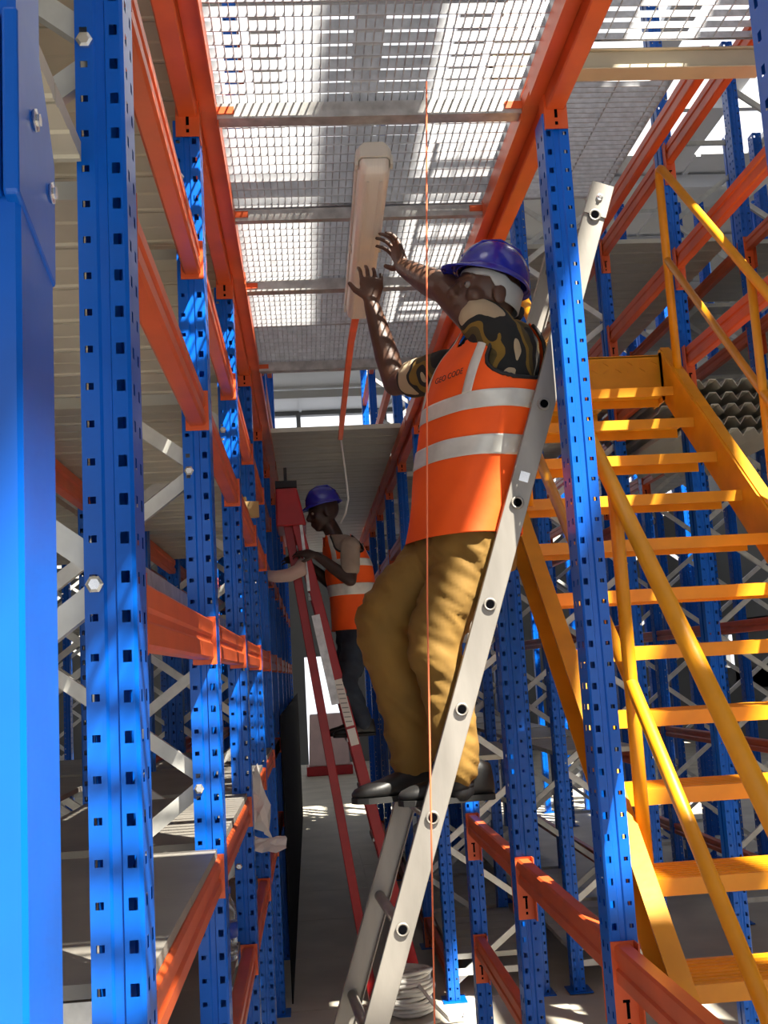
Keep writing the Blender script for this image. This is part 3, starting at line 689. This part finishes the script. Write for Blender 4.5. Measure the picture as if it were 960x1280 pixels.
def fuse(name, m, vox, mt, parent, off, smooth=6, fold=0.0, fs=(9, 9, 16)):
    o_ = Vector(off); m.v = [tuple(Vector(v)-o_) for v in m.v]
    me = m.mesh(name, mt); o = bpy.data.objects.new(name, me); COL.objects.link(o)
    r = o.modifiers.new('r', 'REMESH'); r.mode = 'VOXEL'; r.voxel_size = vox; r.use_smooth_shade = True
    s = o.modifiers.new('s', 'SMOOTH'); s.iterations = smooth; s.factor = .5
    dg = bpy.context.evaluated_depsgraph_get(); dg.update()
    nm = bpy.data.meshes.new_from_object(o.evaluated_get(dg)); bpy.data.objects.remove(o); bpy.data.meshes.remove(me)
    nm.name = name
    if not nm.materials: nm.materials.append(mt)
    if fold:
        nrm = [v.normal.copy() for v in nm.vertices]
        for v, nv in zip(nm.vertices, nrm):
            c = Vector((v.co.x*fs[0]+v.co.z*4, v.co.y*fs[1], v.co.z*fs[2]+v.co.x*9))
            d = noise.noise(c)+.5*noise.noise(c*2.1); v.co += nv*(fold*(1-2*abs(d)))
    for p in nm.polygons: p.use_smooth = True
    return link(name, nm, parent)
def hand(m, wrist, f, nrm, th, curl=.35, spread=.10, k=1.0, thumb_out=.8):
    """f: finger direction, nrm: palm normal, th=+1/-1: thumb on +/- f x nrm"""
    w_ = Vector(wrist); f = Vector(f).normalized(); nrm = Vector(nrm); nrm = (nrm-f*nrm.dot(f)).normalized(); s = f.cross(nrm)*th
    rg = []
    for (t, hw, ht) in ((-.01,.024,.020),(.02,.031,.019),(.05,.040,.016),(.075,.042,.014),(.092,.038,.011)):
        c = w_+f*t*k; rg.append([c+s*hw*k*math.cos(2*math.pi*j/14)+nrm*ht*k*math.sin(2*math.pi*j/14) for j in range(14)])
    m.rings(rg)
    for off, L, dl in ((.0345,.072,0), (.0118,.080,.004), (-.0115,.074,.001), (-.0335,.058,-.008)):
        p = w_+f*(.085+dl)*k+s*off*k; pts = [p-f*.02*k, p]; d = (f+s*off*spread*30).normalized()
        for j, seg in enumerate((.46,.30,.24)):
            a = curl*(j+.6); dd = d*math.cos(a)+nrm*math.sin(a); p = p+dd*L*seg*k; pts.append(p)
        m.tube(pts, [.0088*k,.0086*k,.0080*k,.0074*k,.0062*k], 10); sphere(m, pts[-1], .0068*k, n=8)
    b = w_+f*.028*k+s*.026*k; d = (s*thumb_out+f*.65+nrm*.30).normalized(); p1 = b+d*.036*k; d2 = (s*thumb_out*.55+f*.85+nrm*.35).normalized(); p2 = p1+d2*.034*k
    m.tube([b-d*.02*k, b, p1, p2], [.013*k,.0135*k,.0108*k,.0082*k], 10); sphere(m, p2, .0084*k, n=8)
def frame_q(fw, upv):
    fw = Vector(fw).normalized(); upv = Vector(upv); upv = (upv-fw*upv.dot(fw)).normalized(); lf = upv.cross(fw)
    return Matrix((fw, lf, upv)).transposed().to_quaternion()
def head(m, c, q):
    P = lambda a, b, d: Vector(c)+q @ Vector((a, b, d))
    sphere(m, P(-.005,0,.025), (.098,.076,.095), q, 18); sphere(m, P(.022,0,-.035), (.072,.062,.075), q, 16)
    sphere(m, P(.055,0,-.088), (.032,.034,.026), q, 12)                       # chin
    m.tube([P(.088,0,.020), P(.103,0,-.008), P(.112,0,-.026)], [.009,.012,.015], 10); sphere(m, P(.108,0,-.030), (.014,.019,.011), q, 10)   # nose
    sphere(m, P(.078,0,.028), (.022,.056,.010), q, 12)                         # brow
    sphere(m, P(.090,0,-.060), (.015,.026,.009), q, 10); sphere(m, P(.086,0,-.074), (.015,.023,.009), q, 10)   # lips
    for s in (-1, 1):
        sphere(m, P(-.008, s*.076, -.012), (.022,.010,.034), q, 12); sphere(m, P(.055, s*.045, -.028), (.028,.022,.024), q, 10)
def eyes(c, q, parent, off):
    for s in (-1, 1):
        m = MB(); p = Vector(c)+q @ Vector((.077, s*.031, .004)); sphere(m, p, .0112, n=10); e = m.build('eye', EYEW, parent, True, off=off)
        m = MB(); p = Vector(c)+q @ Vector((.0845, s*.031, .004)); sphere(m, p, .0056, n=8); m.build('pupil', TRIM, e, True, off=off)
def helmet(c, q, label, band=True):
    """hard hat centred on the brow line; own +x is forward"""
    t = thing('hard_hat', label, 'hard hat', c); t.rotation_mode = 'QUATERNION'; t.rotation_quaternion = q
    m = MB(); n = 32; rg = []
    for i in range(11):
        th = math.pi/2*i/10.0; z = .118*math.sin(th); k = max(.02, math.cos(th)**.82)
        ring = []
        for j in range(n):
            a = 2*math.pi*j/n; rx = .112 if math.cos(a) > 0 else .118; ridge = 1+.035*math.exp(-(math.sin(a)/.16)**2)*(math.sin(th)**.7)
            ring.append(Vector((rx*k*math.cos(a), (.098)*k*math.sin(a), z*ridge)))
        rg.append(ring)
    m.rings(rg, cap=False); m.f.append(tuple(range(10*n, 11*n))); m.mi.append(0)
    o = m.build('shell', HELM, t, True); sd = o.modifiers.new('thick','SOLIDIFY'); sd.thickness = .004; sd.offset = -1
    m = MB(); rg = []
    for (e, z) in ((-.002,.012), (.010,.003), (.020,-.004), (.020,-.008), (.008,-.004), (-.006,.004)):
        ring = []
        for j in range(n):
            a = 2*math.pi*j/n; pk = max(0, math.cos(a))**2.2
            rx = (.112 if math.cos(a) > 0 else .118)+e*(.45+2.0*pk); ry = .098+e*.4
            ring.append(Vector((rx*math.cos(a), ry*math.sin(a), z-.010*pk*(e/.02))))
        rg.append(ring)
    m.rings(rg+[rg[0]], cap=False); m.build('brim', HELM, t, True)
    for y in (-.028, .0, .028):
        m = MB(); m.tube([Vector((.098,y,.050)), Vector((.068,y,.093)), Vector((.015,y*1.1,.117)), Vector((-.05,y*1.1,.111)), Vector((-.098,y,.062))], .0055, 8); m.build('ridge', HELM, o, True)
    if not band: return t
    m = MB(); rg = []
    for (k, z) in ((.97,-.002), (1.0,-.006), (1.0,-.040), (.97,-.042)):
        rg.append([Vector((.098*k*math.cos(2*math.pi*j/28)-.006, .082*k*math.sin(2*math.pi*j/28), z*(.45 if math.cos(2*math.pi*j/28) > .25 else 1)-(.035 if math.cos(2*math.pi*j/28) < -.2 else .0)*(1 if z < -.01 else .3))) for j in range(28)])
    m.rings(rg, cap=False); o = m.build('headband', BAND, t, True); sd = o.modifiers.new('thick','SOLIDIFY'); sd.thickness = .003
    m = MB(); m.lathe([(0,0),(.020,0),(.023,.004),(.023,.014),(.018,.018),(0,.018)], (-.104,0,-.062), 12, axis=(-1,0,0)); m.build('ratchet_knob', TRIM, t, True)
    return t
def torso_rows(st, rows):
    """interpolate (centre, halfside, halfdepth) stations -> rows"""
    out = []
    n = len(st)-1
    for r in range(rows+1):
        u = r/rows*n; i = min(int(u), n-1); t = u-i
        a, b, c, d = st[max(i-1,0)], st[i], st[i+1], st[min(i+2,n)]
        def cr(x, y, z, w): return .5*((2*y)+(z-x)*t+(2*x-5*y+4*z-w)*t*t+(3*y-x-3*z+w)*t**3)
        out.append((cr(Vector(a[0]),Vector(b[0]),Vector(c[0]),Vector(d[0])), cr(a[1],b[1],c[1],d[1]), cr(a[2],b[2],c[2],d[2])))
    return out
def tpoint(row, F, L, ang, e=0.0):
    c, a, b = row; ca, sa = math.cos(ang), math.sin(ang); p = 2/2.35
    x = math.copysign(abs(ca)**p, ca); y = math.copysign(abs(sa)**p, sa)
    return c+F*x*(b+e)+L*y*(a+e)
def shell(name, st, F, L, rows, keep, mt, parent, off, e, thick, na=64, wave=0.0):
    rw = torso_rows(st, rows); m = MB(); vs = []
    for i, r in enumerate(rw):
        for j in range(na):
            ang = -math.pi+2*math.pi*j/na; ee = e+wave*(math.sin(3*ang+i/rows*15)*math.sin(i/rows*10+ang)+.6*math.sin(7*ang-i/rows*21))
            vs.append(tpoint(r, F, L, ang, ee))
    fs = []
    for i in range(rows):
        for j in range(na):
            a = math.degrees(-math.pi+2*math.pi*(j+.5)/na)
            if keep((i+.5)/rows, a): fs.append((i*na+j, i*na+(j+1) % na, (i+1)*na+(j+1) % na, (i+1)*na+j))
    used = sorted({v for f in fs for v in f}); mp = {v: k for k, v in enumerate(used)}
    m.add([vs[v] for v in used], [tuple(mp[v] for v in f) for f in fs])
    o = m.build(name, mt, parent, True, off=off); sd = o.modifiers.new('thick','SOLIDIFY'); sd.thickness = thick; sd.offset = 1
    return o
def vest(st, F, L, parent, off, bands, arm=(.62, 52), text=None, e=.016, strap=(14, 30)):
    az, aw = arm
    def keep(v, a):
        if v > az:
            k = min(1, (v-az)/.10); wd = aw*math.sqrt(max(0, 1-(1-k)**2)) if k < 1 else aw
            if abs(abs(a)-92) < wd: return False
        if abs(a) < 22*max(0, (v-.72)/.28)+1.2 and v > .74: return False
        return True
    ve = shell('safety_vest', st, F, L, 132, keep, VESTM, parent, off, e, .004, na=160, wave=.003)
    rw = torso_rows(st, 200)
    for sg in (1, -1):
        pts = []
        for d in [aw*k/16 for k in range(-16, 17)]:
            k = 1-math.sqrt(max(0, 1-(d/aw)**2)); pts.append((az+.10*k, 92+d))
        pts = [(v, 92-aw) for v in (.93, .86, .80, .74, .68) if v > az+.12] + pts + [(v, 92+aw) for v in (.68, .74, .80, .86, .93) if v > az+.12]
        m = MB(); m.tube([tpoint(rw[int(v*200)], F, L, R(sg*a), e+.003) for v, a in pts], .0062, 8); m.build('armhole_trim', TRIM, ve, True, off=off)
    for (v0, v1) in bands:
        shell('reflective_band', st, F, L, 132, lambda v, a: v0 <= v <= v1 and keep(v, a), REFL, ve, off, e+.0055, .0012, na=160, wave=.003)
    for sg in (1, -1):
        shell('reflective_strap', st, F, L, 132, lambda v, a: bands[-1][1] < v < .985 and strap[0] < sg*a < strap[1] and keep(v, a), REFL, ve, off, e+.0055, .0012, na=160, wave=.003)
        shell('reflective_strap', st, F, L, 132, lambda v, a: bands[-1][1] < v < .985 and 150 < sg*a < 166 and keep(v, a), REFL, ve, off, e+.0055, .0012, na=160, wave=.003)
    return ve
def shoe(name, heel, toe, parent, off, k=1.0):
    heel, toe = Vector(heel), Vector(toe); d = (toe-heel); Lh = d.length; d.normalize(); sd = Vector((0,0,1)).cross(d).normalized(); u = d.cross(sd)
    m = MB(); rg = []
    for (t, hw, h0, h1) in ((0,.022,.012,.05),(.03,.034,.012,.10),(.16,.037,.012,.115),(.34,.036,.012,.105),(.52,.040,.012,.078),(.70,.047,.012,.060),(.86,.045,.012,.050),(.96,.030,.014,.040),(1,.014,.018,.030)):
        c = heel+d*Lh*t; ring = []
        for j in range(16):
            a = 2*math.pi*j/16; x = math.cos(a); y = math.sin(a)
            x = math.copysign(abs(x)**.7, x); y = math.copysign(abs(y)**.8, y)
            ring.append(c+sd*hw*k*x+u*((h0+h1)/2+(h1-h0)/2*y)*k)
        rg.append(ring)
    m.rings(rg); s = m.build(name, SHOE, parent, True, off=off)
    m = MB(); rg = []
    for z in (0, .016):
        ring = []
        for t, hw in ((0,.022),(.04,.036),(.3,.036),(.5,.040),(.7,.050),(.88,.046),(.98,.026),(1.01,.008)): ring.append(heel+d*Lh*t+sd*hw*k+u*z)
        for t, hw in reversed(((0,.022),(.04,.036),(.3,.036),(.5,.040),(.7,.050),(.88,.046),(.98,.026),(1.01,.008))): ring.append(heel+d*Lh*t-sd*hw*k+u*z)
        rg.append(ring)
    m.rings(rg); m.build('shoe_sole', SOLE, s, off=off)
    return s

# ---- near worker
F = Vector((-.906, -.423, 0)); L = Vector((.423, -.906, 0))
P1 = thing('person', 'person in orange vest, mustard trousers and blue hard hat standing on the aluminium ladder', 'person', (.30, 3.2, 1.56))
o_ = P1.location
st1 = [((.468,3.205,2.30),.168,.125),((.480,3.203,2.40),.160,.120),((.505,3.20,2.53),.165,.122),((.535,3.195,2.66),.178,.126),((.562,3.19,2.77),.186,.120),((.585,3.18,2.85),.172,.100),((.600,3.172,2.905),.120,.078),((.604,3.168,2.93),.082,.066)]
q1 = frame_q(Vector((-.93,-.28,.22)), (.10,0,1))
hc = (.575, 3.125, 3.015)
LSH, LEL, LWR = (.598,3.045,2.855), (.462,3.165,3.055), (.366,3.445,3.235)
RSH, REL, RWR = (.478,3.345,2.855), (.330,3.60,2.885), (.268,3.635,3.180)
m = MB()
for r in torso_rows([(c, a*.80, b*.80) for c, a, b in st1], 10)[:]: pass
m.rings([[tpoint(r, F, L, 2*math.pi*j/20) for j in range(20)] for r in torso_rows([(c, a*.82, b*.80) for c, a, b in st1], 14)])
limb(m, [(.602,3.17,2.86), (.598,3.16,2.92), (.588,3.14,2.97)], [.062,.056,.056])
head(m, hc, q1)
limb(m, [LSH, ((Vector(LSH)+Vector(LEL))/2+Vector((0,0,-.008))), LEL], [.058,.056,.048]); limb(m, [LEL, Vector(LEL).lerp(Vector(LWR),.35)+Vector((0,0,-.004)), LWR], [.048,.046,.028])
limb(m, [RSH, (Vector(RSH)+Vector(REL))/2, REL], [.054,.048,.040]); limb(m, [REL, Vector(REL).lerp(Vector(RWR),.35), RWR], [.041,.042,.027])
hand(m, LWR, (-.22,.35,.88), (-.85,-.1,.2), -1, curl=.46, k=1.0, thumb_out=.9)
hand(m, RWR, (.06,.05,.98), (-.15,.95,.15), 1, curl=.42, k=1.0, thumb_out=1.0)
body = fuse('body', m, .0042, SKIN1, P1, o_, 4)
eyes(hc, q1, P1, o_)
# trousers
LHI, RHI = Vector((.500,3.145,2.27)), Vector((.425,3.29,2.27))
LKN, RKN = Vector((.352,3.115,2.005)), Vector((.215,3.24,2.065))
LAN, RAN = Vector((.392,3.125,1.655)), Vector((.285,3.29,1.665))
m = MB()
m.rings([[tpoint(r, F, L, 2*math.pi*j/20) for j in range(20)] for r in torso_rows([((.462,3.207,2.20),.165,.125),((.466,3.206,2.28),.172,.128),((.478,3.204,2.36),.160,.120)], 6)])
limb(m, [LHI, LHI.lerp(LKN,.5)+Vector((.0,0,.01)), LKN, LKN.lerp(LAN,.4)+Vector((.012,0,0)), LAN], [.098,.088,.072,.068,.060], 18)
limb(m, [RHI, RHI.lerp(RKN,.5)+Vector((.0,0,.01)), RKN, RKN.lerp(RAN,.4)+Vector((.012,0,0)), RAN], [.102,.094,.076,.070,.058], 18)
fuse('trousers', m, .008, TROUS, P1, o_, 4, .009)
# ankles/socks and shoes
for a, b in ((LAN, (.40,3.13,1.60)), (RAN, (.305,3.30,1.60))):
    m = MB(); limb(m, [a, b], [.050,.044]); m.build('sock', TRIM, P1, True, off=o_)
shoe('shoe', (.495,3.155,1.562), (.228,3.11,1.562), P1, o_)
shoe('shoe', (.375,3.300,1.562), (.105,3.235,1.562), P1, o_)
# camouflage shirt
m = MB()
m.rings([[tpoint(r, F, L, 2*math.pi*j/24, .004) for j in range(24)] for r in torso_rows(st1, 16)])
sl_ = Vector(LSH).lerp(Vector(LEL), .40); sr_ = Vector(RSH).lerp(Vector(REL), .62)
limb(m, [LSH, Vector(LSH).lerp(Vector(LEL),.2), sl_], [.068,.068,.064]); limb(m, [RSH, Vector(RSH).lerp(Vector(REL),.3), sr_], [.066,.064,.060])
fuse('shirt', m, .008, CAMO, P1, o_, 3, .004)
v1 = vest(st1, F, L, P1, o_, ((.275,.335), (.415,.480)), arm=(.52, 48), strap=(26, 39), e=.020)
# printed name on the left breast
cu = bpy.data.curves.new('vest_print', 'FONT'); cu.body = 'GEO CODE'; cu.size = .026; cu.extrude = .0004; cu.align_x = 'CENTER'
tmp = bpy.data.objects.new('tmp', cu); COL.objects.link(tmp); dg = bpy.context.evaluated_depsgraph_get(); dg.update()
tme = bpy.data.meshes.new_from_object(tmp.evaluated_get(dg)); bpy.data.objects.remove(tmp)
rowt = torso_rows(st1, 100)[55]; pa = tpoint(rowt, F, L, R(3), .029); pb = tpoint(rowt, F, L, R(16), .029); row2 = torso_rows(st1, 100)[58]; pc = tpoint(row2, F, L, R(9), .029)
mid = (pa+pb)/2; ex = (pb-pa).normalized(); ey = (pc-mid); ey = (ey-ex*ey.dot(ex)).normalized(); ez = ex.cross(ey)
tme.materials.clear(); tme.materials.append(mat('dark_print', (.05,.01,.015), .7))
pt = link('vest_print', tme, v1); pt.matrix_local = Matrix.Translation(mid+ez*.006-o_) @ Matrix((ex, ey, ez)).transposed().to_4x4()
qh = frame_q(Vector((-.90,-.30,.30)), (.22,0,1))
helmet(Vector(hc)+q1 @ Vector((-.006,0,.050)), qh, 'blue hard hat with grey headband on the near worker')

# ---- far worker on the red stepladder
F2 = Vector((-.985, -.17, 0)); L2_ = Vector((.17, -.985, 0))
P2 = thing('person', 'person in orange vest, taupe shirt and dark jeans on the red stepladder', 'person', (.30, 7.03, 1.545))
o_ = P2.location
st2 = [((.300,7.02,2.20),.158,.125),((.300,7.02,2.30),.152,.118),((.292,7.02,2.42),.158,.120),((.280,7.02,2.54),.170,.122),((.266,7.01,2.64),.178,.115),((.245,7.0,2.72),.165,.098),((.222,6.99,2.775),.115,.076),((.212,6.985,2.80),.080,.064)]
q2 = frame_q(Vector((-.97,-.12,-.20)), (-.15,0,1)); hc2 = (.135, 6.965, 2.955)
LSH, LEL, LWR = (.285,6.83,2.715), (.272,6.785,2.50), (.075,6.82,2.665)
RSH, REL, RWR = (.235,7.17,2.715), (.16,7.22,2.52), (.0,7.14,2.66)
m = MB()
m.rings([[tpoint(r, F2, L2_, 2*math.pi*j/20) for j in range(20)] for r in torso_rows([(c, a*.82, b*.80) for c, a, b in st2], 14)])
limb(m, [(.215,6.985,2.74), (.192,6.98,2.81), (.165,6.972,2.87)], [.060,.054,.052]); head(m, hc2, q2)
limb(m, [LSH, Vector(LSH).lerp(Vector(LEL),.5), LEL], [.052,.047,.040]); limb(m, [LEL, Vector(LEL).lerp(Vector(LWR),.35), LWR], [.040,.040,.026])
limb(m, [RSH, Vector(RSH).lerp(Vector(REL),.5), REL], [.052,.047,.040]); limb(m, [REL, Vector(REL).lerp(Vector(RWR),.35), RWR], [.040,.040,.026])
hand(m, LWR, (-.92,.12,.28), (.2,.6,-.75), 1, curl=.45); hand(m, RWR, (-.92,-.1,.28), (.2,-.6,-.75), -1, curl=.45)
fuse('body', m, .0075, SKIN2, P2, o_, 3); eyes(hc2, q2, P2, o_)
m = MB()
LHI, RHI = Vector((.31,6.935,2.17)), Vector((.295,7.11,2.17)); LKN, RKN = Vector((.225,6.90,1.86)), Vector((.21,7.10,1.92)); LAN, RAN = Vector((.315,6.94,1.63)), Vector((.275,7.13,1.64))
m.rings([[tpoint(r, F2, L2_, 2*math.pi*j/20) for j in range(20)] for r in torso_rows([((.30,7.02,2.12),.155,.12),((.30,7.02,2.18),.162,.124),((.30,7.02,2.26),.152,.116)], 6)])
limb(m, [LHI, LHI.lerp(LKN,.5), LKN, LKN.lerp(LAN,.4), LAN], [.092,.082,.064,.060,.050]); limb(m, [RHI, RHI.lerp(RKN,.5), RKN, RKN.lerp(RAN,.4), RAN], [.092,.082,.064,.060,.050])
fuse('jeans', m, .010, JEANS, P2, o_, 3, .008)
shoe('shoe', (.385,6.95,1.545), (.125,6.93,1.545), P2, o_); shoe('shoe', (.345,7.14,1.545), (.085,7.13,1.545), P2, o_)
m = MB(); m.rings([[tpoint(r, F2, L2_, 2*math.pi*j/24, .004) for j in range(24)] for r in torso_rows(st2, 16)])
limb(m, [LSH, Vector(LSH).lerp(Vector(LEL),.3), Vector(LSH).lerp(Vector(LEL),.66)], [.062,.060,.058]); limb(m, [RSH, Vector(RSH).lerp(Vector(REL),.3), Vector(RSH).lerp(Vector(REL),.66)], [.062,.060,.058])
fuse('shirt', m, .010, TEE, P2, o_, 3, .004)
vest(st2, F2, L2_, P2, o_, ((.28,.36), (.50,.57)), arm=(.62, 44), strap=(34, 50), e=.022)
helmet(Vector(hc2)+q2 @ Vector((-.006,0,.050)), q2, 'blue hard hat on the far worker', False)
